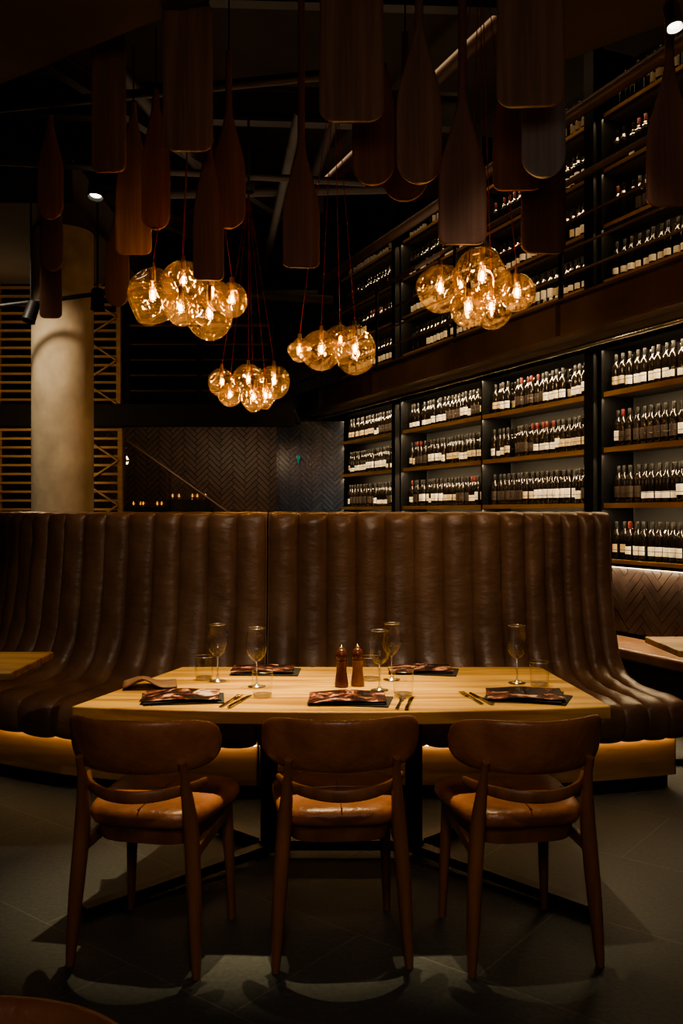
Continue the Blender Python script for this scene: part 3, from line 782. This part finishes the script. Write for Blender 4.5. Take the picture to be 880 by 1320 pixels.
spot_lamp(-2.54,7.3,3.05,-20,-40,False,ztop=3.95)
spot_lamp(-2.05,7.5,3.20,-10,20,False)
spot_lamp(1.30,3.5,3.36,-14,20,True,'chrome',ztop=4.45,sc=.85)
top(MB().tube([(-3.2,7.4,3.08),(-1.4,7.8,3.42)],.02,8).obj('lighting_track','black'),'thin black lighting track rail near the concrete column','rail')

# ------------------------------------------------------------------ lights
def aim(o,d,xaxis=None):
    d=Vector(d).normalized(); z=-d
    x=Vector(xaxis).normalized() if xaxis is not None else (Vector((0,1,0)).cross(z) if abs(z.y)<.9 else Vector((1,0,0)))
    x=(x-z*x.dot(z)).normalized(); y=z.cross(x)
    o.rotation_euler=Matrix((x,y,z)).transposed().to_euler()
def spot(loc,tgt,e,ang,blend=.5,col=(1,.72,.40),rad=.04):
    l=bpy.data.lights.new('spot','SPOT'); l.energy=e; l.spot_size=R(ang); l.spot_blend=blend; l.color=col; l.shadow_soft_size=rad
    o=bpy.data.objects.new('spot_light',l); COL.objects.link(o); o.location=loc; aim(o,Vector(tgt)-Vector(loc))
def area(loc,d,e,sx,sy,col=(1,.7,.38),xaxis=None):
    l=bpy.data.lights.new('area','AREA'); l.shape='RECTANGLE'; l.size=sx; l.size_y=sy; l.energy=e; l.color=col
    o=bpy.data.objects.new('area_light',l); COL.objects.link(o); o.location=loc; aim(o,d,xaxis)
def point(loc,e,r,col=(1,.6,.25)):
    l=bpy.data.lights.new('point','POINT'); l.energy=e; l.shadow_soft_size=r; l.color=col
    o=bpy.data.objects.new('point_light',l); COL.objects.link(o); o.location=loc
for x,e in ((-.58,560),(-.08,700),(.48,360)):
    spot((x*.9,3.60,3.85),(x,3.38,.75),e,25,.9,(1,.79,.42),.02)
spot((-2.2,3.4,3.9),(-2.0,3.6,0),80,38,.8,(1,.92,.80),.05)
spot((2.3,3.6,3.9),(2.1,3.6,0),45,38,.8,(1,.92,.80),.05)
spot((-2.9,6.7,3.8),(-2.5,8.05,2.1),190,62,.9,(1,.82,.58),.10)
spot((0,.2,3.5),(0,2.85,.78),80,38,.9,(1,.82,.60),.2)
area((0,-.8,2.6),(0,.95,.25),19,2.5,1.0,(1,.83,.68))  # unseen front fill added to lift paddles and chair backs
for x in (-1.3,0,1.0): spot((x*.8,2.1,3.9),(x,4.95,.95),92,34,.9,(1,.80,.57),.04)
for z in lowz:
    area(W(2.5,.362,z+.40 if z<2.3 else 2.735),NX*-.35+Vector((0,0,-.93)),78,7.0,.012,(1,.74,.42),TX)
for z in upz[:3]:
    area(W(2.5,.362,z+.41),NX*-.35+Vector((0,0,-.93)),24,7.0,.012,(1,.70,.38),TX)
spot((.35,5.5,3.1),W(1.6,.37,2.1),70,66,.9,(1,.68,.34),.12)  # this and the next spot are added to brighten shelf lips and girder
spot((-.4,7.6,3.7),W(4.2,.37,1.9),60,64,.9,(1,.68,.34),.15)
area(W(2.0,1.4,5.5),NX*-.75+Vector((0,0,-.65)),12,6,.2,(1,.70,.40),TX)
area(W(.6,.42,.97),NX*-.45+Vector((0,0,-.9)),10,4.5,.02,(1,.74,.46),TX)
point((-3.3,9.3,2.2),13,.08,(1,.68,.36))
point((-3.5,9.3,3.3),10,.08,(1,.68,.36))
area((-1.6,10.6,2.35),(-.1,1,-.5),9,1.5,.2,(1,.72,.45))
spot((-.75,12.25,2.62),(-.3,12.6,1.3),6,80,.9,(.55,.72,1.),.03)
area((-.5,8,4.0),(0,0,1),12,3,3,(1,.74,.5))

w=bpy.data.worlds.new('world'); bpy.context.scene.world=w; w.use_nodes=True
w.node_tree.nodes['Background'].inputs[0].default_value=(.9,.75,.6,1); w.node_tree.nodes['Background'].inputs[1].default_value=.004
